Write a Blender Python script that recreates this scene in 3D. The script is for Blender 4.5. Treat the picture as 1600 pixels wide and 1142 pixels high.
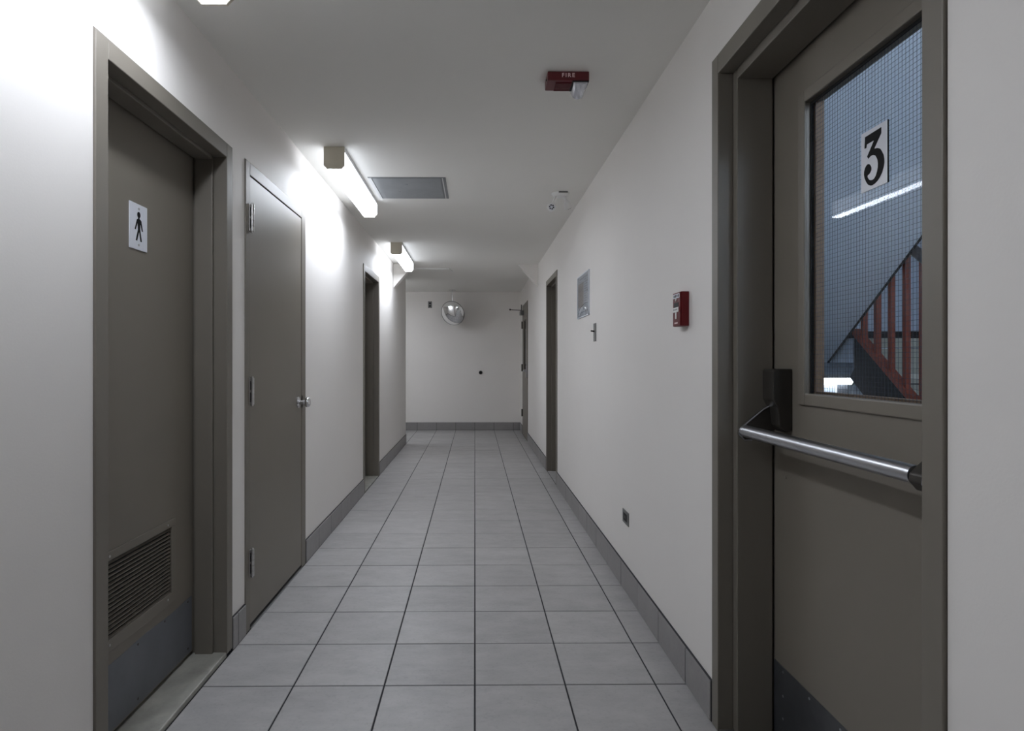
import bpy, bmesh, math, random
from mathutils import Vector, Matrix

# ------------------------------------------------------------------ camera, world, exposure
scene = bpy.context.scene
C = scene.collection
for o in list(bpy.data.objects):
    bpy.data.objects.remove(o)

EYE = 1.2
F_PX, VP_X, VP_Y, YAW = 960.0, 742.0, 565.0, 0.0100
cam_data = bpy.data.cameras.new('camera')
cam = bpy.data.objects.new('camera', cam_data)
C.objects.link(cam)
cam.location = (0, 0, EYE)
cam.rotation_euler = (math.pi / 2, 0, -YAW)
cam_data.sensor_fit = 'HORIZONTAL'
cam_data.sensor_width = 36.0
cam_data.lens = F_PX / 1600 * 36.0
cam_data.shift_x = (800 - (VP_X + F_PX * math.tan(YAW))) / 1600
cam_data.shift_y = (VP_Y - 571) / 1600
cam_data.clip_start = 0.02
scene.camera = cam

world = bpy.data.worlds.new('world')
scene.world = world
world.use_nodes = True
world.node_tree.nodes['Background'].inputs[0].default_value = (0.0, 0.0, 0.0, 1)

vs = scene.view_settings
vs.view_transform = 'Standard'
vs.look = 'None'
vs.gamma = 1.0
vs.use_curve_mapping = False
vs.exposure = 0.12
scene.cycles.max_bounces = 14
scene.cycles.diffuse_bounces = 8
scene.cycles.glossy_bounces = 6
scene.cycles.transparent_max_bounces = 12
scene.cycles.caustics_reflective = False
scene.cycles.caustics_refractive = False
scene.cycles.sample_clamp_indirect = 6.0

LAMP_STRENGTH = 45.0              # fluorescent diffusers, underside
LAMP_SIDE = 3.2                   # their dimmer sides
LAMP_COLOR = (0.862, 0.912, 1.0)
STAIR_FILL_STRENGTH = 22.0  # unseen light added to brighten the stairwell

# ------------------------------------------------------------------ dimensions (metres)
XL, XR = -1.013, 0.794            # wall faces of the corridor
ZC = 2.42                         # ceiling
Y_NEAR, Y_END = -2.6, 10.767      # wall behind the camera, wall at the end
Y_TURN = 9.015                    # end of the left wall, where the side passage opens
X_SIDE = -4.6                     # end of the side passage
TL, TR = 0.29, 0.236              # wall thicknesses
P = 0.336                         # tile pitch
Y0 = 2.281                        # one of the cross joints
G = 0.0058                        # grout width
rnd = random.Random(7)

# ------------------------------------------------------------------ materials
MATS = {}
def new_mat(name):
    m = bpy.data.materials.new(name)
    m.use_nodes = True
    MATS[name] = m
    return m, m.node_tree.nodes, m.node_tree.links, m.node_tree.nodes['Principled BSDF']

def plain(name, col, rough=0.5, metal=0.0, bump=0.0, bump_scale=200.0, vary=0.0, vary_scale=3.0, spec=0.5, coat=0.0):
    m, N, L, b = new_mat(name)
    b.inputs['Base Color'].default_value = (*col, 1)
    b.inputs['Roughness'].default_value = rough
    b.inputs['Metallic'].default_value = metal
    b.inputs['Specular IOR Level'].default_value = spec
    b.inputs['Coat Weight'].default_value = coat
    if bump or vary:
        tc = N.new('ShaderNodeTexCoord')
    if vary:
        n = N.new('ShaderNodeTexNoise')
        n.inputs['Scale'].default_value = vary_scale
        n.inputs['Detail'].default_value = 6
        n.inputs['Roughness'].default_value = 0.6
        L.new(tc.outputs['Object'], n.inputs['Vector'])
        r = N.new('ShaderNodeMapRange')
        r.inputs['From Min'].default_value = 0.3
        r.inputs['From Max'].default_value = 0.7
        r.inputs['To Min'].default_value = 1 - vary
        r.inputs['To Max'].default_value = 1 + vary
        L.new(n.outputs['Fac'], r.inputs['Value'])
        mx = N.new('ShaderNodeVectorMath')
        mx.operation = 'SCALE'
        mx.inputs[0].default_value = col
        L.new(r.outputs[0], mx.inputs['Scale'])
        L.new(mx.outputs[0], b.inputs['Base Color'])
    if bump:
        n2 = N.new('ShaderNodeTexNoise')
        n2.inputs['Scale'].default_value = bump_scale
        n2.inputs['Detail'].default_value = 3
        L.new(tc.outputs['Object'], n2.inputs['Vector'])
        bp = N.new('ShaderNodeBump')
        bp.inputs['Strength'].default_value = bump
        bp.inputs['Distance'].default_value = 0.002
        L.new(n2.outputs['Fac'], bp.inputs['Height'])
        L.new(bp.outputs[0], b.inputs['Normal'])
    return m

def tile_mat(name, col, rough, vary):
    """glazed stoneware: blotches, fine specks, each tile a little different"""
    m, N, L, b = new_mat(name)
    tc = N.new('ShaderNodeTexCoord')
    oi = N.new('ShaderNodeObjectInfo')
    add = N.new('ShaderNodeVectorMath'); add.operation = 'ADD'
    sc = N.new('ShaderNodeVectorMath'); sc.operation = 'SCALE'
    cmb = N.new('ShaderNodeCombineXYZ')
    for k in range(3):
        L.new(oi.outputs['Random'], cmb.inputs[k])
    L.new(cmb.outputs[0], sc.inputs[0]); sc.inputs['Scale'].default_value = 40
    L.new(tc.outputs['Object'], add.inputs[0]); L.new(sc.outputs[0], add.inputs[1])
    mp = N.new('ShaderNodeMapping')
    mp.inputs['Scale'].default_value = (1.0, 1.8, 1.8)
    L.new(add.outputs[0], mp.inputs['Vector'])
    n1 = N.new('ShaderNodeTexNoise'); n1.inputs['Scale'].default_value = 5.5; n1.inputs['Detail'].default_value = 8; n1.inputs['Roughness'].default_value = 0.68
    n2 = N.new('ShaderNodeTexNoise'); n2.inputs['Scale'].default_value = 75; n2.inputs['Detail'].default_value = 2
    L.new(mp.outputs[0], n1.inputs['Vector']); L.new(add.outputs[0], n2.inputs['Vector'])
    def rng(src, a, c, lo, hi):
        r = N.new('ShaderNodeMapRange')
        r.inputs['From Min'].default_value = a; r.inputs['From Max'].default_value = c
        r.inputs['To Min'].default_value = lo; r.inputs['To Max'].default_value = hi
        L.new(src, r.inputs['Value']); return r.outputs[0]
    def mul(a, c):
        q = N.new('ShaderNodeMath'); q.operation = 'MULTIPLY'
        L.new(a, q.inputs[0]); L.new(c, q.inputs[1]); return q.outputs[0]
    f = mul(mul(rng(n1.outputs['Fac'], 0.3, 0.7, 1 - vary, 1 + vary), rng(n2.outputs['Fac'], 0.25, 0.45, 0.90, 1.0)),
            rng(oi.outputs['Random'], 0, 1, 0.95, 1.05))
    mx = N.new('ShaderNodeVectorMath'); mx.operation = 'SCALE'
    mx.inputs[0].default_value = col
    L.new(f, mx.inputs['Scale']); L.new(mx.outputs[0], b.inputs['Base Color'])
    b.inputs['Roughness'].default_value = rough
    bp = N.new('ShaderNodeBump'); bp.inputs['Strength'].default_value = 0.12; bp.inputs['Distance'].default_value = 0.002
    L.new(n1.outputs['Fac'], bp.inputs['Height']); L.new(bp.outputs[0], b.inputs['Normal'])
    return m

def emit_mat(name, col, strength):
    m, N, L, b = new_mat(name)
    b.inputs['Base Color'].default_value = (0.8, 0.8, 0.8, 1)
    b.inputs['Emission Color'].default_value = (*col, 1)
    b.inputs['Emission Strength'].default_value = strength
    return m

def pane_mat(name, tint, ior, rough=0.0):
    """thin sheet: passes light straight, mirrors by Fresnel"""
    m, N, L, b = new_mat(name)
    N.remove(b)
    tr = N.new('ShaderNodeBsdfTransparent'); tr.inputs[0].default_value = (*tint, 1)
    gl = N.new('ShaderNodeBsdfGlossy'); gl.inputs['Roughness'].default_value = rough
    fr = N.new('ShaderNodeFresnel')
    ge = N.new('ShaderNodeNewGeometry')            # the Fresnel node inverts the index on the rear face of the sheet
    mr = N.new('ShaderNodeMapRange'); mr.inputs['To Min'].default_value = ior; mr.inputs['To Max'].default_value = 1 / ior
    L.new(ge.outputs['Backfacing'], mr.inputs['Value']); L.new(mr.outputs[0], fr.inputs['IOR'])
    mx = N.new('ShaderNodeMixShader')
    L.new(fr.outputs[0], mx.inputs[0]); L.new(tr.outputs[0], mx.inputs[1]); L.new(gl.outputs[0], mx.inputs[2])
    L.new(mx.outputs[0], N['Material Output'].inputs[0])
    return m

plain('wall_paint', (0.845, 0.818, 0.788), 0.62, bump=0.10, bump_scale=160, vary=0.015, vary_scale=1.2)
plain('ceiling_paint', (0.845, 0.835, 0.80), 0.8, bump=0.12, bump_scale=220, vary=0.012, vary_scale=1.0)
plain('door_paint', (0.190, 0.169, 0.140), 0.42, bump=0.05, bump_scale=90, vary=0.03, vary_scale=2.0)
plain('frame_paint', (0.180, 0.162, 0.136), 0.46, bump=0.05, bump_scale=90, vary=0.03, vary_scale=3.0)
tile_mat('floor_tile', (0.395, 0.388, 0.386), 0.42, 0.13)
tile_mat('base_tile', (0.285, 0.275, 0.272), 0.45, 0.07)
plain('grout', (0.030, 0.031, 0.036), 0.9)
plain('sill_stone', (0.34, 0.335, 0.30), 0.45, bump=0.2, bump_scale=40, vary=0.25, vary_scale=9.0)
plain('kick_metal', (0.15, 0.158, 0.178), 0.42, metal=0.25, vary=0.10, vary_scale=6.0)
plain('kick_dark', (0.075, 0.078, 0.085), 0.30, metal=0.35, vary=0.2, vary_scale=9.0)
plain('gap_black', (0.006, 0.006, 0.006), 0.9)
plain('lamp_cap', (0.70, 0.65, 0.54), 0.6)
plain('lamp_housing', (0.70, 0.70, 0.70), 0.5)
emit_mat('lamp_diffuser', LAMP_COLOR, LAMP_STRENGTH)
emit_mat('lamp_side', LAMP_COLOR, LAMP_SIDE)
emit_mat('stair_tube', (0.85, 0.92, 1.0), 6.5)
emit_mat('stair_fill', (0.80, 0.89, 1.0), STAIR_FILL_STRENGTH)
plain('panel_metal', (0.30, 0.32, 0.335), 0.42, metal=0.35, vary=0.10, vary_scale=5.0)
plain('panel_edge', (0.26, 0.27, 0.28), 0.5, metal=0.3)
plain('chrome', (0.78, 0.78, 0.80), 0.14, metal=1.0)
plain('satin_steel', (0.50, 0.51, 0.54), 0.30, metal=1.0)
plain('hinge_steel', (0.55, 0.54, 0.53), 0.30, metal=1.0)
plain('bronze_dark', (0.055, 0.050, 0.044), 0.38, metal=0.5)
plain('plate_steel', (0.20, 0.20, 0.195), 0.42, metal=0.6)
plain('mirror_face', (0.86, 0.87, 0.88), 0.015, metal=1.0)
plain('black_plastic', (0.008, 0.008, 0.009), 0.5, spec=0.2)
plain('white_plastic', (0.84, 0.84, 0.83), 0.4)
plain('sign_white', (0.72, 0.74, 0.80), 0.35)
plain('print_black', (0.005, 0.005, 0.006), 0.6, spec=0.15)
plain('alarm_red', (0.105, 0.008, 0.012), 0.35)
plain('pull_red', (0.120, 0.010, 0.012), 0.35, spec=0.2)
plain('print_pink', (0.80, 0.62, 0.62), 0.5)
plain('paper', (0.70, 0.74, 0.80), 0.5)
plain('paper_tan', (0.44, 0.38, 0.34), 0.5)
plain('paper_ink', (0.33, 0.36, 0.43), 0.5)
pane_mat('acrylic', (0.97, 0.98, 0.99), 1.4)
pane_mat('wired_glass', (0.95, 0.97, 0.985), 1.14)
pane_mat('dark_glass', (0.25, 0.28, 0.30), 1.45)
plain('wire', (0.035, 0.045, 0.065), 0.6)
plain('brown_stop', (0.16, 0.095, 0.050), 0.6)
plain('lens_clear', (0.62, 0.63, 0.68), 0.08, metal=0.55)
plain('stair_wall_paint', (0.66, 0.71, 0.78), 0.7, bump=0.08, bump_scale=120, vary=0.02, vary_scale=1.5)
plain('rail_red', (0.29, 0.055, 0.026), 0.45, spec=0.3)
plain('stringer_black', (0.007, 0.007, 0.009), 0.35, vary=0.4, vary_scale=60, spec=0.2)
plain('step_concrete', (0.34, 0.34, 0.29), 0.7, vary=0.06, vary_scale=5)
plain('step_edge', (0.50, 0.50, 0.44), 0.6)
plain('handrail_dark', (0.030, 0.030, 0.034), 0.4)
plain('notice_grey', (0.16, 0.17, 0.19), 0.5, vary=0.5, vary_scale=50)

# ------------------------------------------------------------------ mesh helpers
class MB:
    def __init__(self):
        self.v = []; self.f = []; self.smooth = False
    def box(self, x0, x1, y0, y1, z0, z1):
        if x0 > x1: x0, x1 = x1, x0
        if y0 > y1: y0, y1 = y1, y0
        if z0 > z1: z0, z1 = z1, z0
        n = len(self.v)
        self.v += [(x, y, z) for z in (z0, z1) for y in (y0, y1) for x in (x0, x1)]
        for q in ((0, 2, 3, 1), (4, 5, 7, 6), (0, 1, 5, 4), (2, 6, 7, 3), (0, 4, 6, 2), (1, 3, 7, 5)):
            self.f.append(tuple(n + i for i in q))
        return self
    def prism(self, pts, frame, h0, h1):
        """pts: 2D outline; frame(u, v, h) -> xyz"""
        n = len(self.v); k = len(pts)
        self.v += [frame(u, v, h0) for u, v in pts] + [frame(u, v, h1) for u, v in pts]
        self.f.append(tuple(n + i for i in reversed(range(k))))
        self.f.append(tuple(n + k + i for i in range(k)))
        for i in range(k):
            j = (i + 1) % k
            self.f.append((n + i, n + j, n + k + j, n + k + i))
        return self
    def tube(self, a, b, r, seg=16, r2=None, cap=True):
        a = Vector(a); b = Vector(b); d = (b - a).normalized()
        u = d.orthogonal().normalized(); w = d.cross(u)
        r2 = r if r2 is None else r2
        n = len(self.v)
        for p, rr in ((a, r), (b, r2)):
            for i in range(seg):
                t = 2 * math.pi * i / seg
                self.v.append(tuple(p + (u * math.cos(t) + w * math.sin(t)) * rr))
        for i in range(seg):
            j = (i + 1) % seg
            self.f.append((n + i, n + j, n + seg + j, n + seg + i))
        if cap:
            self.f.append(tuple(n + i for i in reversed(range(seg))))
            self.f.append(tuple(n + seg + i for i in range(seg)))
        return self
    def lathe(self, origin, axis, prof, seg=28):
        """prof: (distance along the axis, radius)"""
        o = Vector(origin); d = Vector(axis).normalized()
        u = d.orthogonal().normalized(); w = d.cross(u)
        n = len(self.v)
        for h, r in prof:
            for i in range(seg):
                t = 2 * math.pi * i / seg
                self.v.append(tuple(o + d * h + (u * math.cos(t) + w * math.sin(t)) * max(r, 1e-5)))
        for k in range(len(prof) - 1):
            for i in range(seg):
                j = (i + 1) % seg
                a = n + k * seg
                self.f.append((a + i, a + j, a + seg + j, a + seg + i))
        self.f.append(tuple(n + i for i in reversed(range(seg))))
        self.f.append(tuple(n + (len(prof) - 1) * seg + i for i in range(seg)))
        return self
    def path(self, pts, r, seg=10):
        for a, b in zip(pts, pts[1:]):
            self.tube(a, b, r, seg)
        return self

def worigin(o):
    v = Vector((0, 0, 0))
    while o is not None:
        v += o.location; o = o.parent
    return v

def build(name, mb, mat, parent=None, loc=None, smooth=False, bevel=0.0):
    """one mesh object; geometry given in world coordinates"""
    org = worigin(parent) if parent else Vector(loc or (0, 0, 0))
    me = bpy.data.meshes.new(name)
    me.from_pydata([tuple(Vector(p) - org) for p in mb.v], [], mb.f)
    me.validate()
    bm = bmesh.new(); bm.from_mesh(me)
    bmesh.ops.recalc_face_normals(bm, faces=bm.faces)
    bm.to_mesh(me); bm.free()
    me.materials.append(MATS[mat])
    o = bpy.data.objects.new(name, me)
    C.objects.link(o)
    if parent: o.parent = parent
    else: o.location = org
    if smooth:
        for p in me.polygons: p.use_smooth = True
        try: me.set_sharp_from_angle(angle=math.radians(40))
        except Exception: pass
    if bevel:
        b = o.modifiers.new('edge', 'BEVEL'); b.width = bevel; b.segments = 2; b.limit_method = 'ANGLE'
    return o

def tag(o, label, cat, group=None, kind=None):
    o['label'] = label; o['category'] = cat
    if group: o['group'] = group
    if kind: o['kind'] = kind
    return o

def thing(name, loc, label, cat, group=None, kind=None):
    o = bpy.data.objects.new(name, None)
    o.empty_display_size = 0.1
    o.location = loc
    C.objects.link(o)
    return tag(o, label, cat, group, kind)

def text_mesh(body, size):
    """flat lettering: 2D vertices and faces, about the origin"""
    cu = bpy.data.curves.new('lettering', 'FONT')
    cu.body = body; cu.size = size; cu.align_x = 'CENTER'; cu.align_y = 'CENTER'; cu.resolution_u = 3
    cu.space_character = 1.35; cu.offset = size * 0.028
    t = bpy.data.objects.new('lettering', cu); C.objects.link(t)
    dg = bpy.context.evaluated_depsgraph_get(); dg.update()
    me = bpy.data.meshes.new_from_object(t.evaluated_get(dg))
    vs_ = [(v.co.x, v.co.y) for v in me.vertices]; fs = [tuple(p.vertices) for p in me.polygons]
    bpy.data.objects.remove(t); bpy.data.curves.remove(cu); bpy.data.meshes.remove(me)
    return vs_, fs

# ------------------------------------------------------------------ openings in the walls
D1 = (1.640, 2.563, 2.092)      # men's room
D2 = (2.712, 3.668, 2.097)      # closet
D3 = (5.582, 6.496, 2.096)      # far left
D4 = (5.905, 6.798, 2.090)      # far right
D5 = (9.180, 10.165, 2.120)     # right, by the end wall
DS = (1.024, 2.036, 2.200)      # stair door

def wall_with_openings(mb, x0, x1, y0, y1, z1, openings):
    y = y0
    for a, b, t in sorted(openings):
        mb.box(x0, x1, y, a, 0, z1)
        mb.box(x0, x1, a, b, t, z1)
        y = b
    mb.box(x0, x1, y, y1, 0, z1)
    return mb

# ------------------------------------------------------------------ the setting
tag(build('wall_left', wall_with_openings(MB(), XL - TL, XL, Y_NEAR, Y_TURN, ZC, [D1, D2, D3]), 'wall_paint'),
    'white painted left wall of the corridor with three brown doors', 'wall', kind='structure')
tag(build('wall_right', wall_with_openings(MB(), XR, XR + TR, Y_NEAR, Y_END, ZC, [DS, D4, D5]), 'wall_paint'),
    'white painted right wall of the corridor with the stair door', 'wall', kind='structure')
tag(build('wall_back', MB().box(X_SIDE - 0.15, XR + TR, Y_END, Y_END + 0.15, 0, ZC), 'wall_paint'),
    'white wall closing the far end of the corridor behind the round mirror', 'wall', kind='structure')
tag(build('wall_front', MB().box(XL - TL, XR + TR, Y_NEAR - 0.15, Y_NEAR, 0, ZC), 'wall_paint'),
    'white wall closing the corridor behind the camera', 'wall', kind='structure')
tag(build('wall_passage', MB().box(X_SIDE - 0.15, XL - TL, Y_TURN - 0.15, Y_TURN, 0, ZC), 'wall_paint'),
    'white near wall of the side passage left of the end wall', 'wall', kind='structure')
tag(build('wall_passage_end', MB().box(X_SIDE - 0.15, X_SIDE, Y_TURN, Y_END, 0, ZC), 'wall_paint'),
    'white wall closing the side passage on the left', 'wall', kind='structure')
tag(build('ceiling', MB().box(XL - TL, XR + TR, Y_NEAR - 0.15, Y_END + 0.15, ZC, ZC + 0.2)
          .box(X_SIDE - 0.15, XL - TL, Y_TURN - 0.15, Y_END + 0.15, ZC, ZC + 0.2), 'ceiling_paint'),
    'plain off-white ceiling of the corridor', 'ceiling', kind='structure')

# gussets under the ceiling where the corridor meets the end bay
gus = lambda s, xw: (lambda u, v, h: (xw - s * u, h, ZC - v))
tag(build('trim_1', MB().prism([(0, 0), (0.255, 0), (0, 0.30)], gus(-1, XL), 7.66, 7.79), 'wall_paint'),
    'white triangular corner bracket under the ceiling on the left wall', 'bracket', kind='structure')
tag(build('trim_2', MB().prism([(0, 0), (0.245, 0), (0, 0.28)], gus(1, XR), 7.69, 7.80), 'wall_paint'),
    'white triangular corner bracket under the ceiling on the right wall', 'bracket', kind='structure')

# ---- floor: dark grout bed, every tile its own piece
floor = build('floor', MB().box(XL - TL, XR + TR, Y_NEAR - 0.15, Y_END + 0.15, -0.12, -0.0025)
              .box(X_SIDE - 0.15, XL - TL, Y_TURN - 0.15, Y_END + 0.15, -0.12, -0.0025), 'grout')
tag(floor, 'grey square ceramic tile floor with dark grout running down the corridor', 'floor', kind='structure')
_tile_cache = {}
def tile_mesh(w, d):
    key = (round(w, 3), round(d, 3))
    if key in _tile_cache: return _tile_cache[key]
    c = 0.0016
    a, b = w / 2, d / 2
    v = [(-a, -b, -.008), (a, -b, -.008), (a, b, -.008), (-a, b, -.008),
         (-a, -b, -c), (a, -b, -c), (a, b, -c), (-a, b, -c),
         (-a + c, -b + c, 0), (a - c, -b + c, 0), (a - c, b - c, 0), (-a + c, b - c, 0)]
    f = [(8, 9, 10, 11)]
    for r in (0, 4):
        for i in range(4):
            j = (i + 1) % 4
            f.append((r + i, r + j, r + 4 + j, r + 4 + i))
    me = bpy.data.meshes.new('tile'); me.from_pydata(v, [], f); me.materials.append(MATS['floor_tile'])
    _tile_cache[key] = me
    return me
def put_tile(x0, x1, y0, y1):
    g = G / 2
    me = tile_mesh(x1 - x0 - G, y1 - y0 - G)
    o = bpy.data.objects.new('tile', me); C.objects.link(o); o.parent = floor
    o.location = ((x0 + x1) / 2, (y0 + y1) / 2, rnd.uniform(-0.0004, 0.0004))
cols = [-3 * P, -2 * P, -P, 0, P, 2 * P, XR]
for k in range(-7, 26):
    ya, yb = Y0 + k * P, min(Y0 + (k + 1) * P, Y_END)
    for a, b in zip(cols, cols[1:]):
        put_tile(a, b, ya, yb)
    if ya > Y_TURN - 0.03:
        for c in range(3, 13):
            put_tile(-(c + 1) * P, -c * P, max(ya, Y_TURN), yb)
for dd in (D4,):                                        # tiles running into the right-hand recess
    for k in range(10, 14):
        ya, yb = max(Y0 + k * P, dd[0] + 0.06), min(Y0 + (k + 1) * P, dd[1] - 0.06)
        if yb - ya > 0.05: put_tile(XR, XR + 0.16, ya, yb)
mb = MB()
for k in range(-15, -7):
    for a, b in zip(cols, cols[1:]):
        if Y0 + k * P > Y_NEAR:
            mb.box(a + G / 2, b - G / 2, Y0 + k * P + G / 2, Y0 + (k + 1) * P - G / 2, -0.008, 0)
o = build('tile_field', mb, 'floor_tile', floor); o['kind'] = 'stuff'

# ---- tiled baseboards
BH, BT = 0.134, 0.011
def baseboard(name, label, axis, face, into, segs, lines):
    """axis 'y': runs along y on the plane x=face; into = +1/-1 direction out of the wall"""
    mbk = MB()
    for a, b in segs:
        lo, hi = sorted((face, face + into * (BT - 0.0045)))
        if axis == 'y': mbk.box(lo, hi, a, b, 0, BH + 0.0028)
        else: mbk.box(a, b, lo, hi, 0, BH + 0.0028)
    root = tag(build(name, mbk, 'grout'), label, 'baseboard', kind='structure')
    for a, b in segs:
        cuts = [a] + [t for t in lines if a + 0.02 < t < b - 0.02] + [b]
        for c, d in zip(cuts, cuts[1:]):
            lo, hi = sorted((face + into * 0.001, face + into * (BT + rnd.uniform(-.0006, .0006))))
            g = 0.0028
            m = MB()
            if axis == 'y': m.box(lo, hi, c + g, d - g, 0.003, BH)
            else: m.box(c + g, d - g, lo, hi, 0.003, BH)
            build('baseboard_tile', m, 'base_tile', root, bevel=0.0012)
    return root
ylines = [Y0 + k * P for k in range(-16, 27)]
xlines = [k * P for k in range(-14, 3)]
baseboard('baseboard_left', 'grey tile baseboard along the left wall between the doors', 'y', XL, 1,
          [(Y_NEAR, D1[0]), (D1[1], D2[0] - 0.006), (D2[1] + 0.004, D3[0]), (D3[1], Y_TURN)], ylines)
baseboard('baseboard_right', 'grey tile baseboard along the right wall between the doors', 'y', XR, -1,
          [(Y_NEAR, DS[0]), (DS[1] + 0.004, D4[0]), (D4[1], D5[0]), (D5[1], Y_END)], ylines)
baseboard('baseboard_back', 'grey tile baseboard along the far end wall', 'x', Y_END, -1, [(X_SIDE, XR - BT)], xlines)
baseboard('baseboard_passage', 'grey tile baseboard on the near wall of the side passage', 'x', Y_TURN, 1, [(X_SIDE, XL)], xlines)

# ------------------------------------------------------------------ doors
def side(s):
    """mapping from depth into the wall to x"""
    return (lambda d: XR + d) if s > 0 else (lambda d: XL - d)

def door_frame(root, s, opening, face_w, step, stop_w, door_d, floor_z=0.0, head=None, depth=None):
    X = side(s); y0, y1, zt = opening
    y0 += .0015; y1 -= .0015; zt -= .004
    head = head or face_w
    depth = depth or door_d + 0.06
    m = MB()
    for (a, b, t) in ((y0, y0 + face_w, y0 + face_w + stop_w), (y1, y1 - face_w, y1 - face_w - stop_w)):
        m.box(X(-0.007), X(step), a, b, floor_z, zt)
        m.box(X(step), X(door_d), a, t, floor_z, zt)
        m.box(X(door_d), X(depth), a, b, floor_z, zt)
    ya, yb = y0 + face_w, y1 - face_w
    m.box(X(-0.007), X(step), ya, yb, zt - head, zt)
    m.box(X(step), X(door_d), ya + stop_w, yb - stop_w, zt - head - stop_w, zt)
    m.box(X(door_d), X(depth), ya, yb, zt - head, zt)
    return build('frame', m, 'frame_paint', root, bevel=0.0025)

def screw_heads(root, name, pts, s, d, r, mat):
    X = side(s)
    for (y, z) in pts:
        build(name, MB().lathe((X(d), y, z), (-s, 0, 0), [(0, r), (0.0012, r), (0.002, r * 0.6)], 12), mat, root, smooth=True)

# ---- door_1: men's room, louvred
d1 = thing('door_1', (XL, (D1[0] + D1[1]) / 2, 0), 'brown restroom door with louvre vent and grey kick plate in deep frame', 'door', kind='structure')
X1 = side(-1)
DD1 = 0.126
door_frame(d1, -1, D1, 0.056, 0.048, 0.013, DD1 - .007, floor_z=0.012, head=0.058)
lv = (1.887, 2.314, 0.335, 0.580)                       # louvre opening
ya, yb, zb, zt = D1[0] + 0.058, D1[1] - 0.061, 0.034, D1[2] - 0.064
leaf = build('leaf', MB().box(X1(DD1 + .002), X1(DD1 + .046), ya, lv[0], zb, zt).box(X1(DD1 + .002), X1(DD1 + .046), lv[1], yb, zb, zt)
             .box(X1(DD1 + .002), X1(DD1 + .046), lv[0], lv[1], zb, lv[2]).box(X1(DD1 + .002), X1(DD1 + .046), lv[0], lv[1], lv[3], zt)
             , 'door_paint', d1)
build('vent_shade', MB().box(X1(DD1 + .012), X1(DD1 + .046), lv[0], lv[1], lv[2], lv[3]), 'gap_black', d1)  # black block painted in for the shade behind the slats
m = MB(); fo = (lv[0] - 0.027, lv[1] + 0.029, lv[2] - 0.040, lv[3] + 0.028); fx = (X1(DD1 - .003), X1(DD1 + .003))
m.box(*fx, fo[0], fo[1], fo[2], lv[2]); m.box(*fx, fo[0], fo[1], lv[3], fo[3])
m.box(*fx, fo[0], lv[0], lv[2], lv[3]); m.box(*fx, lv[1], fo[1], lv[2], lv[3])
vent = build('louvre_vent', m, 'door_paint', d1, bevel=0.0015)
NS = 18
pitch = (lv[3] - lv[2]) / NS
slat = None
for i in range(NS):
    z = lv[2] + (i + 0.5) * pitch
    if slat is None:
        fr = lambda u, v, h: (X1(DD1 + u), h, z + v)
        slat = build('slat', MB().prism([(0.0, -0.0040), (0.0014, -0.0046), (0.0085, -0.0012), (0.0080, 0.0002)], fr, lv[0], lv[1]), 'door_paint', vent)
    else:
        q = slat.copy(); C.objects.link(q); q.parent = vent; q.location = (0, 0, i * pitch)
screw_heads(vent, 'screw', [(1.922, 0.594), (2.285, 0.594), (1.922, 0.318), (2.285, 0.318)], -1, DD1 - .003, 0.0042, 'hinge_steel')
ky0, ky1 = ya + 0.012, yb - 0.018
pts = [(ky0, 0.040), (ky1, 0.040)]
for i in range(25):
    t = i / 24
    pts.append((ky1 + (ky0 - ky1) * t, 0.259 - 0.0055 * math.sin(t * math.pi * 2.2) ** 2))
kick = build('kick_plate', MB().prism(pts, lambda u, v, h: (X1(DD1 + h), u, v), 0.002, 0.0005), 'kick_metal', d1)
kick['label'] = 'dull grey metal kick plate'
screw_heads(kick, 'screw', [(1.893, 0.246), (2.09, 0.244), (2.27, 0.246), (2.452, 0.060), (2.452, 0.246), (2.09, 0.06)], -1, DD1 + .001, 0.0045, 'bronze_dark')
build('threshold', MB().box(X1(-0.004), X1(DD1 + 0.05), D1[0] + 0.056, D1[1] - 0.052, -0.003, 0.019), 'sill_stone', d1, bevel=0.004)['label'] = 'worn stone threshold'

# ---- door_2: closet, leaf flush with the wall
d2 = thing('door_2', (XL, (D2[0] + D2[1]) / 2, 0), 'brown flush closet door with round chrome knob and three hinges', 'door', kind='structure')
fy0, fy1, fz = D2[0] + 0.052, D2[1] - 0.082, D2[2] - 0.060
m = MB()
m.box(X1(-.006), X1(.10), D2[0] + .0015, fy0, 0, D2[2] - .004); m.box(X1(-.006), X1(.10), fy1, D2[1] - .0015, 0, D2[2] - .004); m.box(X1(-.006), X1(.10), fy0, fy1, fz, D2[2] - .004)
m.box(X1(.05), X1(.10), fy0, fy0 + .015, 0, fz); m.box(X1(.05), X1(.10), fy1 - .015, fy1, 0, fz); m.box(X1(.05), X1(.10), fy0, fy1, fz - .015, fz)
build('frame', m, 'frame_paint', d2, bevel=0.002)
build('leaf', MB().box(X1(-.004), X1(.041), fy0 + .003, fy1 - .005, .020, fz - .006), 'door_paint', d2, bevel=0.0015)
build('backing', MB().box(X1(.100), X1(.104), D2[0], D2[1], 0, D2[2]), 'gap_black', d2)
build('threshold', MB().box(X1(-.010), X1(.06), fy0, fy1, -.003, .005), 'plate_steel', d2, bevel=0.001)
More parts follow.
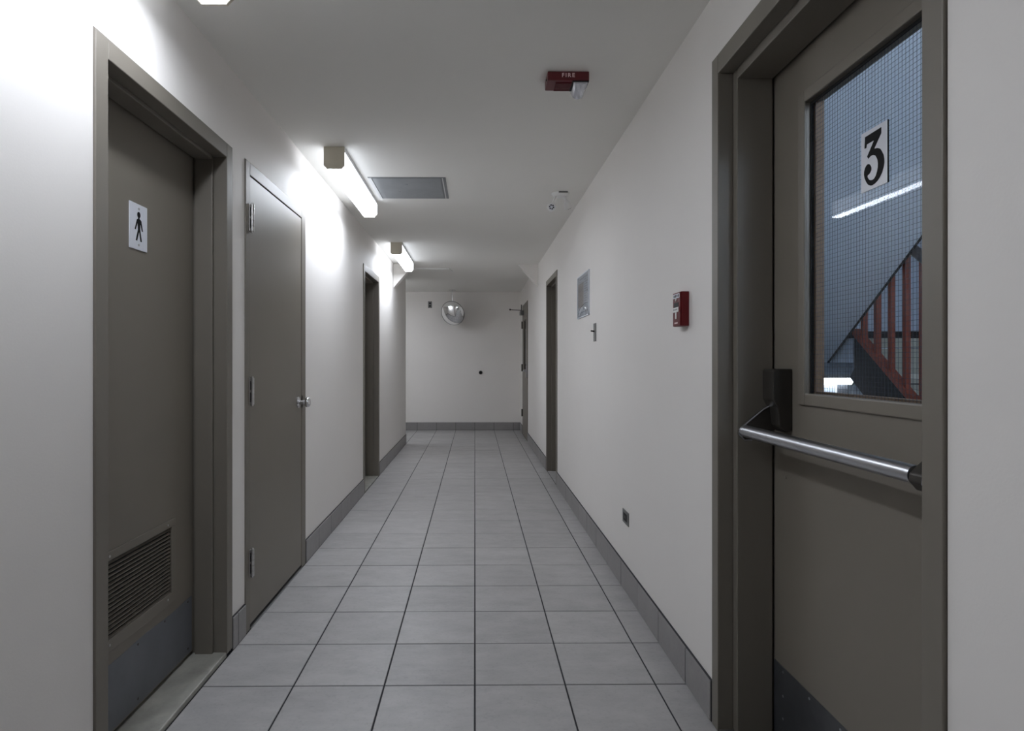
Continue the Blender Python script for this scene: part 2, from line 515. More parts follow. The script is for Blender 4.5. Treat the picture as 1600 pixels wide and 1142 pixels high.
for zc in (1.845, 1.067, 0.299):
    hy = fy0 + 0.004
    hg = build('hinge', MB().box(X1(-.0045), X1(-.009), hy - .016, hy + .018, zc - .060, zc + .060), 'hinge_steel', d2, bevel=0.001)
    hg['label'] = 'grey steel butt hinge'
    m = MB()
    for k in range(5):
        m.tube((X1(-.014), hy, zc - .060 + k * .0243), (X1(-.014), hy, zc - .060 + k * .0243 + .0225), .0085, 12)
    m.tube((X1(-.014), hy, zc - .066), (X1(-.014), hy, zc + .066), .0050, 10)
    build('barrel', m, 'hinge_steel', hg, smooth=True)
    build('slot', MB().box(X1(-.0092), X1(-.0098), hy - .014, hy - .002, zc - .048, zc - .004).box(X1(-.0092), X1(-.0098), hy - .014, hy - .002, zc + .006, zc + .046), 'black_plastic', hg)  # black strips painting the dark door gap seen behind the barrel
ky, kz = fy1 - 0.068, 0.968
kb = build('knob', MB().lathe((X1(-.004), ky, kz), (1, 0, 0),
           [(0, .033), (.004, .033), (.007, .028), (.009, .013), (.032, .012), (.038, .019), (.044, .0255), (.053, .0285), (.061, .027), (.067, .021), (.070, .010), (.0705, .001)], 32), 'chrome', d2, smooth=True)
kb['label'] = 'round chrome door knob'
build('latch_plate', MB().box(X1(-.0045), X1(-.006), fy1 - .006, fy1 + .020, kz - .035, kz + .035), 'bronze_dark', d2)

# ---- door_3: far left, deep frame
d3 = thing('door_3', (XL, (D3[0] + D3[1]) / 2, 0), 'recessed brown door farthest along the left wall', 'door', kind='structure')
door_frame(d3, -1, D3, 0.060, 0.048, 0.013, 0.128, head=0.062)
build('leaf', MB().box(X1(.130), X1(.174), D3[0] + .063, D3[1] - .063, .012, D3[2] - .065), 'door_paint', d3)
build('threshold', MB().box(X1(-.003), X1(.16), D3[0] + .06, D3[1] - .06, -.003, .008), 'sill_stone', d3, bevel=0.003)

# ---- door_4: right, halfway down
XX = side(1)
d4 = thing('door_4', (XR, (D4[0] + D4[1]) / 2, 0), 'recessed brown door frame on the right wall beyond the framed notice', 'door', kind='structure')
door_frame(d4, 1, D4, 0.060, 0.044, 0.014, 0.164, head=0.056)
build('leaf', MB().box(XX(.166), XX(.210), D4[0] + .063, D4[1] - .063, .010, D4[2] - .058), 'door_paint', d4)

# ---- door_5: by the end wall, hinges towards the end
d5 = thing('door_5', (XR, (D5[0] + D5[1]) / 2, 0), 'narrow-looking brown door with dark glass beside the end wall', 'door', kind='structure')
m = MB()
m.box(XX(-.006), XX(.10), D5[0], D5[0] + .050, 0, D5[2]); m.box(XX(-.006), XX(.10), D5[1] - .050, D5[1], 0, D5[2]); m.box(XX(-.006), XX(.10), D5[0] + .05, D5[1] - .05, D5[2] - .05, D5[2])
build('frame', m, 'frame_paint', d5, bevel=0.002)
gy0, gy1, gz0, gz1 = 9.42, 9.93, 1.08, 1.86
a, b, t = D5[0] + .054, D5[1] - .054, D5[2] - .054
m = MB().box(XX(-.008), XX(.037), a, gy0, .012, t).box(XX(-.008), XX(.037), gy1, b, .012, t).box(XX(-.008), XX(.037), gy0, gy1, .012, gz0).box(XX(-.008), XX(.037), gy0, gy1, gz1, t)
build('leaf', m, 'door_paint', d5)
build('pane', MB().box(XX(.008), XX(.014), gy0, gy1, gz0, gz1), 'dark_glass', d5)
build('backing', MB().box(XX(.100), XX(.104), D5[0], D5[1], 0, D5[2]), 'gap_black', d5)
for zc in (1.80, 1.10, 0.36):
    build('hinge', MB().tube((XX(-.018), b + .002, zc - .06), (XX(-.018), b + .002, zc + .06), .011, 10).box(XX(-.008), XX(-.014), b - .03, b + .03, zc - .055, zc + .055), 'bronze_dark', d5)
cl = build('door_closer', MB().box(XX(-.010), XX(-.065), 9.84, 10.06, 1.955, 2.020), 'plate_steel', d5, bevel=0.006)
cl['label'] = 'grey overhead door closer'
build('arm', MB().tube((XX(-.04), 9.93, 2.030), (XX(-.225), 9.93, 2.040), .006, 8).tube((XX(-.225), 9.93, 2.028), (XX(-.225), 9.93, 2.054), .012, 10)
      .tube((XX(-.04), 9.93, 2.01), (XX(-.04), 9.93, 2.12), .008, 8), 'bronze_dark', cl)
build('handle', MB().box(XX(-.008), XX(-.02), 9.27, 9.33, .96, 1.14).tube((XX(-.055), 9.27, 1.06), (XX(-.055), 9.38, 1.06), .010, 10).tube((XX(-.01), 9.30, 1.06), (XX(-.055), 9.30, 1.06), .010, 10), 'satin_steel', d5)

# ---- door_6: stair door with wired glass and panic bar
d6 = thing('door_6', (XR, (DS[0] + DS[1]) / 2, 0), 'brown stair door with wired glass window and steel push bar', 'door', kind='structure')
DDS = 0.164                                            # leaf face is this deep
door_frame(d6, 1, DS, 0.050, 0.044, 0.030, DDS - .006, head=0.062, depth=0.236)
wy0, wy1, wz0, wz1 = 1.235, 1.768, 1.108, 1.950
a, b, zb, zt = DS[0] + .062, DS[1] - .066, .012, DS[2] - .066
l0, l1 = XX(DDS + .002), XX(DDS + .046)
m = MB().box(l0, l1, a, wy0, zb, zt).box(l0, l1, wy1, b, zb, zt).box(l0, l1, wy0, wy1, zb, wz0).box(l0, l1, wy0, wy1, wz1, zt)
build('leaf', m, 'door_paint', d6)
m = MB(); e = 0.034; f0, f1 = XX(DDS - .006), XX(DDS + .004)
m.box(f0, f1, wy0 - e, wy0, wz0 - e, wz1 + e); m.box(f0, f1, wy1, wy1 + e, wz0 - e, wz1 + e)
m.box(f0, f1, wy0, wy1, wz0 - e, wz0); m.box(f0, f1, wy0, wy1, wz1, wz1 + e)
build('glazing_trim', m, 'door_paint', d6, bevel=0.003)
gx = XX(DDS + .016)
pane = build('pane', MB().box(gx, gx + .006, wy0, wy1, wz0, wz1), 'wired_glass', d6)
pane['label'] = 'wired safety glass'
m = MB(); wp, wt = 0.0119, 0.00033
y = wy0 + wp / 2
while y < wy1:
    m.box(gx + .003 - wt, gx + .003 + wt, y - wt, y + wt, wz0, wz1); y += wp
z = wz0 + wp / 2
while z < wz1:
    m.box(gx + .003 - wt, gx + .003 + wt, wy0, wy1, z - wt, z + wt); z += wp
w = build('wire_mesh', m, 'wire', pane); w['kind'] = 'stuff'
m = MB(); s0, s1 = gx + .007, l1
for q in ((wy0, wy0 + .012, wz0, wz1), (wy1 - .012, wy1, wz0, wz1)): m.box(s0, s1, *q)
m.box(s0, s1, wy0 + .012, wy1 - .012, wz0, wz0 + .006)
build('glazing_stop', m, 'brown_stop', d6)
m = MB(); m.box(gx - .004, gx, wy1 - .004, wy1, wz0, wz1); m.box(gx - .004, gx, wy0, wy1, wz1 - .008, wz1)
build('gasket', m, 'gap_black', d6)
kp = build('kick_plate', MB().box(XX(DDS), XX(DDS + .002), a + .01, b - .012, .016, .250), 'kick_dark', d6)
kp['label'] = 'dark scratched metal kick plate'
screw_heads(kp, 'screw', [(1.90, .235), (1.90, .16), (1.90, .09), (1.75, .235), (1.60, .235)], 1, DDS, .004, 'satin_steel')
screw_heads(d6, 'screw_cap', [(1.887, .844)], 1, DDS + .002, .006, 'door_paint')
build('threshold', MB().box(XX(-.002), XX(.236), DS[0] + .05, DS[1] - .05, -.003, .008), 'plate_steel', d6, bevel=0.002)
# push bar: two dark housings, curved arms, steel tube
bx, bz = XR + 0.044, 0.985
housing_outline = [(0, 0.990), (0.020, 0.985), (0.040, 1.005), (0.046, 1.060), (0.060, 1.085), (0.060, 1.172), (0.052, 1.178), (0, 1.178)]
m = MB()
for (p, q) in ((1.846, 1.916), (1.086, 1.150)):
    m.prism(housing_outline, lambda u, v, h: (XX(DDS + .002) - u, h, v), p, q)
pb = build('push_bar', m, 'bronze_dark', d6, bevel=0.004)
pb['label'] = 'steel push bar on dark housings'
arm = [(.960 - XR, 1.070), (.925 - XR, 1.068), (.895 - XR, 1.052), (.868 - XR, 1.030), (.844 - XR, 1.010), (.822 - XR, .990), (.820 - XR, .975), (.836 - XR, .957), (.860 - XR, .957), (.90 - XR, .978), (.955 - XR, .995)]
for (p, q) in ((1.897, 1.914), (1.118, 1.157)):
    build('arm', MB().prism(arm, lambda u, v, h: (XX(u), h, v), p, q), 'bronze_dark', pb, bevel=0.003)
build('bar', MB().tube((bx, 1.897, bz), (bx, 1.157, bz), .0185, 28), 'satin_steel', pb, smooth=True)
mb_ = MB()
for (p, q) in ((1.8965, 1.9145), (1.1175, 1.1575)):
    for (u0, v0), (u1, v1) in zip(arm[1:8], arm[2:9]):
        mb_.tube((XX(u0), p, v0), (XX(u1), p, v1), .0022, 6)
build('bright_edge', mb_, 'satin_steel', pb)

# ------------------------------------------------------------------ ceiling lights
def octagon(w, h, c):
    return [(-w / 2, 0), (-w / 2, -h + c), (-w / 2 + c, -h), (w / 2 - c, -h), (w / 2, -h + c), (w / 2, 0)]
def ceiling_light(name, centre, axis, length, label, group, zc=ZC, mat='lamp_diffuser', w=0.118, h=0.126):
    cx, cy = centre
    t = thing(name, (cx, cy, zc), label, 'light', group)
    fr = (lambda u, v, k: (cx + u, cy + k, zc + v)) if axis == 'y' else (lambda u, v, k: (cx + k, cy + u, zc + v))
    L2 = length / 2
    hh = 0.026
    build('housing', MB().prism([(-w / 2 + .002, 0), (-w / 2 + .002, -hh), (w / 2 - .002, -hh), (w / 2 - .002, 0)], fr, -L2 + .012, L2 - .012), 'lamp_housing', t)
    oc = octagon(w - .004, h - .003, .020)
    oc = [(oc[0][0], -hh)] + oc[1:5] + [(oc[5][0], -hh)]
    df = build('diffuser', MB().prism(oc, fr, -L2 + .012, L2 - .012), mat, t)
    if mat == 'lamp_diffuser':
        df.data.materials.append(MATS['lamp_side'])
        for pg in df.data.polygons:
            if pg.normal.z > -0.9: pg.material_index = 1
    for a_, b_ in ((-L2, -L2 + .012), (L2 - .012, L2)):
        build('end_cap', MB().prism(octagon(w, h, .020), fr, a_, b_), 'lamp_cap', t, bevel=0.0015)
    return t
LW = -0.799
GRP = 'fluorescent ceiling lights along the left side'
ceiling_light('ceiling_light', (LW, 1.30), 'y', 1.20, 'glowing fluorescent ceiling light cut off at the top of the picture', GRP)
ceiling_light('ceiling_light', (LW, 4.085), 'y', 1.185, 'long glowing fluorescent ceiling light beside the grey ceiling panel', GRP)
ceiling_light('ceiling_light', (LW - .004, 6.88), 'y', 1.185, 'smaller glowing fluorescent ceiling light farther down near the corner bracket', GRP)
ceiling_light('ceiling_light', (-1.88, 9.225), 'x', 1.20, 'fluorescent ceiling light in the side passage out of view', GRP)

# ------------------------------------------------------------------ ceiling things
# access panel
ap = thing('access_panel', (-0.452, 4.328, ZC), 'grey sheet metal access panel in the ceiling beside the long light', 'panel')
px0, px1, py0, py1 = -0.710, -0.194, 4.067, 4.590
build('frame', MB().box(px0, px1, py0, py1, ZC - .0035, ZC), 'panel_edge', ap, bevel=0.001)
build('door', MB().box(px0 + .030, px1 - .034, py0 + .012, py1 - .012, ZC - .0060, ZC - .0035), 'panel_metal', ap, bevel=0.001)
build('flange', MB().box(px0 + .002, px0 + .024, py0 + .004, py1 - .004, ZC - .0070, ZC - .0035), 'lamp_housing', ap)
build('flange', MB().box(px1 - .024, px1 - .018, py0 + .006, py1 - .006, ZC - .0065, ZC - .0035), 'lamp_housing', ap)
for (x, y) in ((-.47, 4.22), (-.54, 4.40)):
    build('latch', MB().lathe((x, y, ZC - .006), (0, 0, -1), [(0, .010), (.0012, .010), (.002, .006)], 16), 'panel_metal', ap, smooth=True)

# horn strobe
fx0, fx1, fy0_, fy1_, fz0 = 0.306, 0.481, 2.577, 2.680, 2.382
fa = thing('fire_alarm', ((fx0 + fx1) / 2, (fy0_ + fy1_) / 2, ZC), 'dark red fire alarm horn with clear strobe lens on the ceiling', 'fire alarm')
build('body', MB().box(fx0, fx1, fy0_, fy1_, fz0, ZC), 'alarm_red', fa, bevel=0.003)
gr = build('grille', MB().box(fx0 + .034, fx0 + .106, fy0_ + .016, fy1_ - .008, fz0 - .001, fz0), 'alarm_red', fa)
for i in range(7):
    y = fy0_ + .022 + i * .011
    build('rib', MB().box(fx0 + .036, fx0 + .104, y, y + .005, fz0 - .005, fz0 - .001), 'alarm_red', gr)
build('lens_base', MB().box(fx1 - .070, fx1 - .001, fy0_ + .002, fy1_ - .006, fz0 - .004, fz0), 'black_plastic', fa)
lm = MB()                                              # faceted clear lens, deeper towards the back
lx = [fx1 - .064, fx1 - .056, fx1 - .044, fx1 - .030, fx1 - .016, fx1 - .006]
ldep = [.012, .030, .036, .037, .031, .012]
ly = [fy0_ + .006, fy0_ + .030, fy0_ + .060, fy1_ - .012, fy1_ - .006]
lsc = [.25, .62, .90, 1.0, .55]
n0 = len(lm.v)
for j, y in enumerate(ly):
    for i, x in enumerate(lx):
        lm.v.append((x, y, fz0 - .004 - ldep[i] * lsc[j] - (.002 if (i + j) % 2 else 0)))
nx_ = len(lx)
for j in range(len(ly) - 1):
    for i in range(nx_ - 1):
        q = n0 + j * nx_ + i
        lm.f.append((q, q + 1, q + nx_ + 1, q + nx_))
edge = [i for i in range(nx_)] + [j * nx_ + nx_ - 1 for j in range(1, len(ly))] + [(len(ly) - 1) * nx_ + i for i in range(nx_ - 2, -1, -1)] + [j * nx_ for j in range(len(ly) - 2, 0, -1)]
top0 = len(lm.v)
for e_ in edge:
    x, y, z = lm.v[n0 + e_]; lm.v.append((x, y, fz0 - .002))
for i in range(len(edge)):
    j = (i + 1) % len(edge)
    lm.f.append((n0 + edge[i], n0 + edge[j], top0 + j, top0 + i))
lm.f.append(tuple(top0 + i for i in range(len(edge))))
build('strobe_lens', lm, 'lens_clear', fa)['label'] = 'clear strobe lens'
v2, f2 = text_mesh('FIRE', 0.0235)
m = MB(); m.v = [(0.3925 + x, fy0_ - .0008, 2.4025 + y) for x, y in v2]; m.f = f2
build('lettering', m, 'print_pink', fa)
build('screw', MB().tube((fx0 - .003, fy0_ + .04, 2.40), (fx0 + .002, fy0_ + .04, 2.40), .004, 10), 'black_plastic', fa)

# emergency light heads
em = thing('emergency_light', (0.622, 4.45, ZC), 'white twin-head emergency light on the ceiling by the right wall', 'light')
build('base', MB().lathe((0.622, 4.45, ZC), (0, 0, -1), [(0, .064), (.004, .064), (.012, .060), (.022, .050), (.026, .030)], 32), 'white_plastic', em, smooth=True)
build('vent_slot', MB().box(.60, .665, 4.383, 4.389, ZC - .010, ZC - .004), 'black_plastic', em)
def lamp_head(c, d, tip):
    c = Vector(c); d = Vector(d).normalized()
    hd = build('lamp_head', MB().lathe(tuple(c - d * .045), tuple(d), [(0, .012), (.006, .019), (.030, .027), (.048, .0335), (.053, .0335), (.054, .022)], 24), 'white_plastic', em, smooth=True)
    build('lens', MB().lathe(tuple(c + d * .0075), tuple(d), [(0, .0225), (.003, .021), (.005, .010)], 20), 'sign_white', hd, smooth=True)
    u = d.orthogonal().normalized(); w_ = d.cross(u)
    m = MB()
    for k in range(6):
        t = math.pi * k / 3
        p = c + d * .012 + (u * math.cos(t) + w_ * math.sin(t)) * .0135
        m.lathe(tuple(p), tuple(d), [(0, .0055), (.003, .003)], 8)
    build('bulb', m, 'black_plastic', hd)
    build('knuckle', MB().tube(tip, tuple(c - d * .03), .010, 12), 'white_plastic', hd, smooth=True)
lamp_head((0.548, 4.385, 2.306), (-.12, -.95, -.30), (0.588, 4.44, 2.395))
lamp_head((0.676, 4.43, 2.318), (.45, .35, -.75), (0.650, 4.45, 2.395))

# surface wiring on the ceiling
m = MB().path([(-0.79, 8.02, ZC - .007), (-0.345, 8.02, ZC - .007), (-0.305, 8.24, ZC - .007)], .010, 8)
tag(build('ceiling_conduit', m, 'white_plastic', loc=(-0.55, 8.1, ZC)), 'thin pale conduit running across the ceiling past the farthest light', 'conduit')

# ------------------------------------------------------------------ convex mirror
mc = Vector((-0.386, 10.40, 2.010)); mn = Vector((-0.35, -0.86, -0.38)).normalized()
mi = thing('convex_mirror', (mc.x, mc.y, ZC), 'round convex safety mirror hanging from the ceiling before the end wall', 'mirror')
R0, hcap = 0.208, 0.072
Rs = (R0 * R0 + hcap * hcap) / (2 * hcap)
prof = [(-0.012, R0 + .004), (0.0, R0 + .004), (0.004, R0)]
for i in range(1, 15):
    r = R0 * (1 - i / 14.0)
    prof.append((math.sqrt(max(Rs * Rs - r * r, 0)) - (Rs - hcap) + .004, r))
build('mirror_dome', MB().lathe(tuple(mc - mn * .03), tuple(mn), prof, 56), 'mirror_face', mi, smooth=True)
build('rim', MB().lathe(tuple(mc - mn * .034), tuple(mn), [(0, R0 + .006), (.008, R0 + .006), (.010, R0 + .002), (.0, R0 - .004)], 56), 'plate_steel', mi, smooth=True)
build('back_shell', MB().lathe(tuple(mc - mn * .03), tuple(-mn), [(0.012, R0 + .004), (0.020, R0), (0.040, R0 * .6), (0.05, .03)], 40), 'black_plastic', mi, smooth=True)
build('bracket', MB().lathe((mc.x, mc.y + .06, ZC), (0, 0, -1), [(0, .055), (.006, .055), (.010, .012)], 20)
      .path([(mc.x, mc.y + .06, ZC - .004), (mc.x + .004, mc.y + .06, 2.30), (mc.x + .012, mc.y + .075, 2.08), tuple(mc - mn * .075)], .009, 12), 'chrome', mi, smooth=True)

# ------------------------------------------------------------------ end wall fittings
eo = thing('wall_outlet', (-0.785, Y_END, 2.142), 'small grey duplex outlet high on the end wall left of the mirror', 'outlet')
build('plate', MB().box(-.821, -.750, Y_END - .005, Y_END, 2.140, 2.256), 'plate_steel', eo, bevel=0.002)
for zc in (2.222, 2.174):
    build('socket', MB().lathe((-.7855, Y_END - .005, zc), (0, -1, 0), [(0, .017), (.002, .017), (.0025, .015)], 20), 'black_plastic', eo, smooth=True)
wb = thing('wall_bumper', (0.101, Y_END, 1.009), 'small round dark door bumper on the end wall', 'bumper')
build('base', MB().lathe((.101, Y_END, 1.009), (0, -1, 0), [(0, .034), (.006, .034), (.010, .030)], 24), 'plate_steel', wb, smooth=True)
build('rubber_ring', MB().lathe((.101, Y_END - .009, 1.009), (0, -1, 0), [(0, .025), (.010, .024), (.012, .018), (.008, .012)], 24), 'black_plastic', wb, smooth=True)

# ------------------------------------------------------------------ right wall fittings
# framed notice
nt = thing('framed_notice', (XR, 4.475, 1.527), 'clear-framed printed notice hanging on the right wall above the light switch', 'notice')
ny0, ny1, nz0, nz1 = 4.243, 4.704, 1.528, 1.837
build('backing', MB().box(XR - .004, XR, ny0, ny1, nz0, nz1), 'white_plastic', nt)
pp = build('paper', MB().box(XR - .0048, XR - .004, ny0 + .010, ny1 - .010, nz0 + .010, nz1 - .010), 'paper', nt)
m = MB().box(XR - .0053, XR - .0048, 4.46, ny1 - .022, nz0 + .075, nz1 - .055)
build('printed_plan', m, 'paper_tan', pp)
m = MB()
for k in range(13):
    z = nz1 - .045 - k * .017
    L_ = rnd.uniform(.08, .15)
    m.box(XR - .0053, XR - .0048, 4.43 - L_, 4.43, z - .0035, z + .0035)
m.box(XR - .0053, XR - .0048, 4.30, 4.62, nz1 - .030, nz1 - .022)
m.box(XR - .0053, XR - .0048, 4.28, 4.66, nz0 + .030, nz0 + .040)
build('printed_lines', m, 'paper_ink', pp)
build('acrylic_cover', MB().box(XR - .0085, XR - .0065, ny0, ny1, nz0, nz1), 'acrylic', nt)
m = MB()
for q in ((ny0 - .003, ny1 + .003, nz0 - .003, nz0 + .004), (ny0 - .003, ny1 + .003, nz1 - .004, nz1 + .003), (ny0 - .003, ny0 + .004, nz0, nz1), (ny1 - .004, ny1 + .003, nz0, nz1)):
    m.box(XR - .009, XR, *q)
build('frame', m, 'paper', nt)

# light switch
sw = thing('light_switch', (XR, 4.05, 1.334), 'grey metal light switch plate on the right wall under the notice', 'switch')
build('plate', MB().box(XR - .006, XR, 4.008, 4.080, 1.334, 1.453), 'plate_steel', sw, bevel=0.002)
build('toggle', MB().prism([(0, -.005), (.024, -.001), (.024, .007), (0, .005)], lambda u, v, h: (XR - .006 - u, h, 1.400 + v), 4.039, 4.049), 'black_plastic', sw, bevel=0.001)

# fire pull station
pl = thing('fire_pull_station', (XR, 2.31, 1.334), 'red fire alarm pull station with white T handle on the right wall', 'fire alarm')
qy0, qy1, qz0, qz1, qx = 2.268, 2.352, 1.333, 1.461, XR - 0.034
build('body', MB().box(XR - .030, XR, qy0, qy1, qz0, qz1), 'pull_red', pl, bevel=0.002)
build('cover', MB().box(qx, XR - .030, qy0 + .001, qy1 - .001, qz0 + .001, qz1 - .001), 'pull_red', pl, bevel=0.0015)
build('recess', MB().box(qx - .0008, qx, 2.283, 2.337, 1.402, 1.422), 'black_plastic', pl)
hd = build('pull_handle', MB().box(qx - .004, qx, 2.281, 2.339, 1.386, 1.404).box(qx - .003, qx, 2.303, 2.317, 1.361, 1.387), 'white_plastic', pl, bevel=0.0015)
hd['label'] = 'white T-shaped handle'
m = MB()
for k in range(4):
    m.box(qx - .0044, qx - .0040, 2.290 + k * .0115, 2.297 + k * .0115, 1.392, 1.399)
build('handle_mark', m, 'plate_steel', hd)
build('title_label', MB().box(qx - .0008, qx, 2.274, 2.346, 1.439, 1.455), 'sign_white', pl)
m = MB()
for k in range(4):
    m.box(qx - .0012, qx - .0008, 2.281 + k * .016, 2.290 + k * .016, 1.442, 1.452)
build('label_mark', m, 'print_black', pl)
build('maker_mark', MB().box(qx - .0008, qx, 2.295, 2.330, 1.343, 1.348), 'print_pink', pl)
build('lock', MB().lathe((qx, 2.310, 1.432), (-1, 0, 0), [(0, .006), (.002, .006), (.003, .004)], 14), 'hinge_steel', pl, smooth=True)

# low outlet, mounted sideways
ro = thing('wall_outlet', (XR, 3.217, 0.348), 'dark metal outlet plate low on the right wall above the baseboard', 'outlet')
build('plate', MB().box(XR - .005, XR, 3.156, 3.278, 0.348, 0.418), 'plate_steel', ro, bevel=0.002)
build('socket', MB().box(XR - .0065, XR - .005, 3.182, 3.252, 0.364, 0.403), 'black_plastic', ro, bevel=0.001)
build('slot', MB().box(XR - .0072, XR - .0065, 3.205, 3.211, 0.378, 0.392).box(XR - .0072, XR - .0065, 3.224, 3.230, 0.378, 0.392), 'plate_steel', ro)

# ------------------------------------------------------------------ signs on the doors
# men's sign
ms = thing('restroom_sign', (XL - DD1, 2.090, 1.578), 'white sign with a black standing man figure on the louvred door', 'sign')
sx = XL - DD1 - .002
sy0, sy1, sz0, sz1 = 2.036, 2.144, 1.578, 1.732
build('plate', MB().box(sx, sx + .004, sy0, sy1, sz0, sz1), 'sign_white', ms, bevel=0.0008)
def on_sign(u, v, h): return (sx + .004 + h, sy0 + u * (sy1 - sy0), sz0 + v * (sz1 - sz0))
body = [(.455, .70), (.455, .675), (.396, .665), (.265, .43), (.325, .425), (.425, .585), (.449, .447), (.325, .193), (.405, .190), (.515, .400),
        (.595, .190), (.675, .192), (.570, .470), (.585, .580), (.678, .425), (.739, .428), (.640, .655), (.550, .678), (.540, .70)]
m = MB().prism(body, on_sign, 0, .0005)
m.prism([(.50 + .0098 / .108 * math.cos(t * math.pi / 12), .765 + .0105 / .154 * math.sin(t * math.pi / 12)) for t in range(24)], on_sign, 0, .0005)
build('man_figure', m, 'print_black', ms)
screw_heads(ms, 'screw', [(2.090, 1.716), (2.090, 1.594)], -1, DD1 - .002, .0042, 'hinge_steel')

# number plate on the glass
n3 = thing('number_sign', (gx, 1.4855, 1.622), 'white plate with a bold black 3 on the stair door glass', 'sign')
ny = (1.534, 1.436); nz = (1.622, 1.770)
build('plate', MB().box(gx - .0035, gx - .0003, ny[1], ny[0], nz[0], nz[1]), 'sign_white', n3)
def on_three(u, v, h): return (gx - .0036 - h, ny[0] + u * (ny[1] - ny[0]), nz[0] + v * (nz[1] - nz[0]))
three = [(.16, .918), (.784, .932), (.784, .837), (.52, .645), (.645, .627), (.75, .590), (.806, .537), (.87, .465), (.894, .391), (.895, .33), (.87, .27), (.82, .20), (.742, .142),
         (.65, .095), (.548, .068), (.46, .058), (.387, .063), (.28, .098), (.21, .154), (.145, .23), (.12, .295), (.125, .345), (.155, .395), (.21, .430), (.274, .444), (.335, .43), (.387, .389),
         (.410, .35), (.403, .314), (.339, .27), (.265, .258), (.255, .235), (.274, .213), (.315, .178), (.371, .155), (.45, .145), (.516, .154), (.58, .19), (.629, .251), (.655, .31), (.66, .372), (.645, .43),
         (.613, .474), (.56, .525), (.484, .549), (.43, .555), (.371, .551), (.33, .54), (.297, .525), (.245, .574), (.51, .783), (.232, .780), (.21, .723), (.139, .730)]
build('numeral', MB().prism(three, on_three, 0, .0005), 'print_black', n3)
build('plate_edge', MB().box(gx - .0036, gx - .0002, ny[1] - .0012, ny[1], nz[0], nz[1]), 'print_black', n3)

# ------------------------------------------------------------------ stairwell behind the stair door
SX0, SX1, SY0, SY1 = XR + TR, 3.75, 0.10, 4.80
ZLAND, RISE, RUN, NR = 1.33, 0.19, 0.246, 7
XS0 = 2.10
YE = 3.39                                               # edge of the half landing
SL = RISE / RUN
tag(build('wall_stair_far', MB().box(SX0, SX1 + .15, SY1, SY1 + .15, -1.5, 3.0), 'stair_wall_paint'), 'pale blue-grey far wall of the stairwell seen through the glass', 'wall', kind='structure')
tag(build('wall_stair_outer', MB().box(SX1, SX1 + .15, SY0, SY1, -1.5, 3.0), 'stair_wall_paint'), 'pale outer side wall of the stairwell', 'wall', kind='structure')
tag(build('wall_stair_near', MB().box(SX0, SX1 + .15, SY0 - .15, SY0, -1.5, 3.0), 'stair_wall_paint'), 'pale near wall of the stairwell', 'wall', kind='structure')
tag(build('wall_stair_inner', MB().box(SX0 - .1, SX0, Y_NEAR, SY1 + .15, ZC + .2, 3.0).box(SX0, SX0 + .03, DS[1], SY1, -1.5, 3.0).box(SX0 - .1, SX0, SY0, SY1, -1.5, -0.12), 'stair_wall_paint'),
    'pale stairwell face of the corridor wall', 'wall', kind='structure')
tag(build('ceiling_stair', MB().box(SX0, SX1, SY0, SY1, 3.0, 3.1), 'stair_wall_paint'), 'pale ceiling of the stairwell', 'ceiling', kind='structure')
tag(build('floor_stair', MB().box(SX0, SX1, SY0, 1.66, -0.2, 0.0).box(SX0, SX1, 1.66, SY1, -1.5, -1.4), 'step_concrete'), 'concrete stairwell floor behind the stair door', 'floor', kind='structure')
tag(build('floor_half_landing', MB().box(SX0 + .03, XS0, 3.60, SY1, 1.195, ZLAND).box(XS0, SX1, YE + .006, SY1, 1.195, ZLAND), 'stair_wall_paint'), 'half landing slab at the turn of the stairs', 'floor', kind='structure')
tag(build('trim_3', MB().box(SX0 + .03, SX1, SY1 - .012, SY1, ZLAND, ZLAND + .108), 'stringer_black'), 'black skirting on the half landing behind the railing', 'trim', kind='structure')

# up-flight with the red railing
XS = 2.10
st = thing('staircase', (XS + .5, 1.67, 0), 'flight of stairs with red balusters and black side seen through the wired glass', 'staircase')
line = lambda y: 1.37 + SL * (y - 3.379)               # top of the side plate
for k in range(1, NR):
    ye = YE - k * RUN; z = ZLAND - k * RISE
    build('tread', MB().box(XS + .03, SX1, ye - .012, ye + RUN, z - .052, z), 'step_concrete', st)
    build('nosing', MB().box(XS + .03, SX1, ye - .016, ye - .012, z - .028, z + .002), 'step_edge', st)
for k in range(0, NR):
    ye = YE - k * RUN; z = ZLAND - k * RISE
    build('riser', MB().box(XS + .03, SX1, ye - .004, ye + .006, z - RISE, z - .058), 'step_concrete', st)
build('landing_edge', MB().box(XS + .03, SX1, YE - .012, YE + .006, ZLAND - .052, ZLAND), 'step_concrete', st)
yA, yB = 1.72, 3.379
prof = [(yA, line(yA) - .02), (yB, line(yB) - .02), (yB, line(yB) - .205), (yB + .040, line(yB + .04) - .290), (yA, line(yA) - .290)]
sp = build('side_plate', MB().prism(prof, lambda u, v, h: (h, u, v), XS, XS + .03), 'stringer_black', st)
sp['label'] = 'black side plate of the flight'
build('top_rail', MB().prism([(yA, line(yA) - .022), (yB, line(yB) - .022), (yB, line(yB) + .012), (yA, line(yA) + .012)], lambda u, v, h: (h, u, v), XS - .012, XS + .032), 'rail_red', st)
hr = lambda y: 1.722 + SL * (y - 2.931) - .01           # handrail underside
for y in (3.312, 3.203, 3.094, 2.985, 2.874, 2.765, 2.656, 2.547, 2.438, 2.329, 2.220, 2.111, 2.002, 1.893, 1.784):
    build('baluster', MB().box(XS, XS + .024, y - .012, y + .012, line(y) - .01, hr(y) + .02), 'rail_red', st)
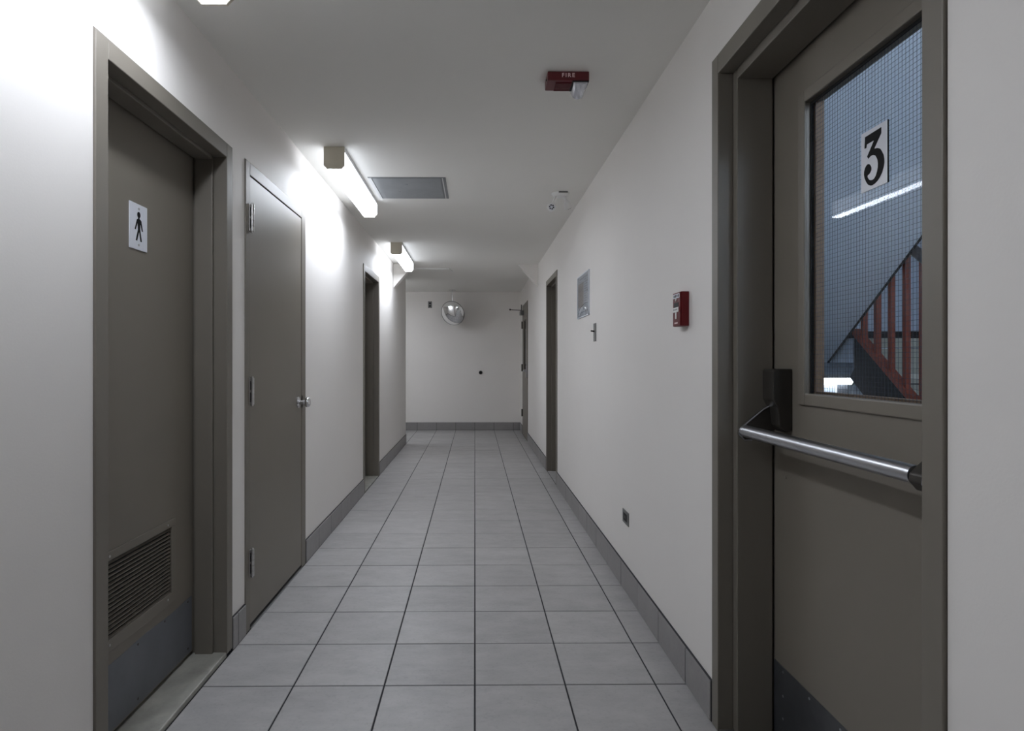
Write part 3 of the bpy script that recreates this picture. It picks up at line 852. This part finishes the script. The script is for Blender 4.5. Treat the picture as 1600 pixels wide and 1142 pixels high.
m = MB().tube((XS + .012, 1.70, hr(1.70) + .022), (XS + .012, 3.36, hr(3.36) + .022), .024, 16)
build('handrail', m, 'handrail_dark', st, smooth=True)
build('underside', MB().prism([(yA, line(yA) - .29), (YE + .006, line(YE) - .29), (YE + .006, line(YE) - .24), (yA, line(yA) - .24)], lambda u, v, h: (h, u, v), XS + .03, SX1), 'stringer_black', st)

# next flight overhead: we see its sloping underside
s2 = thing('staircase', (1.56, 3.5, ZLAND), 'upper flight of stairs whose pale sloping underside fills the glass', 'staircase')
sof = lambda y: 1.2188 + SL * (3.561 - y)
xa, xb = SX0 + .032, 2.070
prof = [(3.592, sof(3.592)), (1.45, sof(1.45)), (1.45, sof(1.45) + .14), (YE, sof(YE) + .14), (3.592, ZLAND)]
build('underside', MB().prism(prof, lambda u, v, h: (h, u, v), xa, xb), 'stair_wall_paint', s2)
prof = [(3.592, sof(3.592) - .004), (1.45, sof(1.45) - .004), (1.45, sof(1.45) + .16), (YE, sof(YE) + .16), (3.592, ZLAND + .01)]
build('side_plate', MB().prism(prof, lambda u, v, h: (h, u, v), xb, xb + .012), 'stringer_black', s2)
for k in range(1, 6):
    build('tread', MB().box(xa, xb, YE + .30 - k * RUN, YE + .30 - (k - 1) * RUN, ZLAND + k * RISE - .05, ZLAND + k * RISE), 'step_concrete', s2)

# lit stairwell tube, added unseen light, and the board on the far wall
ceiling_light('stair_light', (2.25, 4.80 - .045), 'x', 1.36, 'glowing light below the half landing, low in the stair door glass', None, zc=1.100, mat='stair_tube', w=0.09, h=0.080)
ceiling_light('stair_light', (2.10, 0.30), 'x', 1.20, 'added unseen fill light high on the near stairwell wall behind the door frame', None, zc=2.45, mat='stair_fill', w=0.16, h=0.16)  # added out of view to brighten the underside of the upper flight
nb = thing('notice_board', (2.88, SY1, 0.80), 'small dark board on the stairwell wall under the lit tube', 'notice')
build('board', MB().box(2.838, 2.925, SY1 - .02, SY1, 0.80, 1.020), 'notice_grey', nb, bevel=0.002)
build('edge', MB().box(2.829, 2.838, SY1 - .022, SY1, 0.80, 1.020), 'white_plastic', nb)
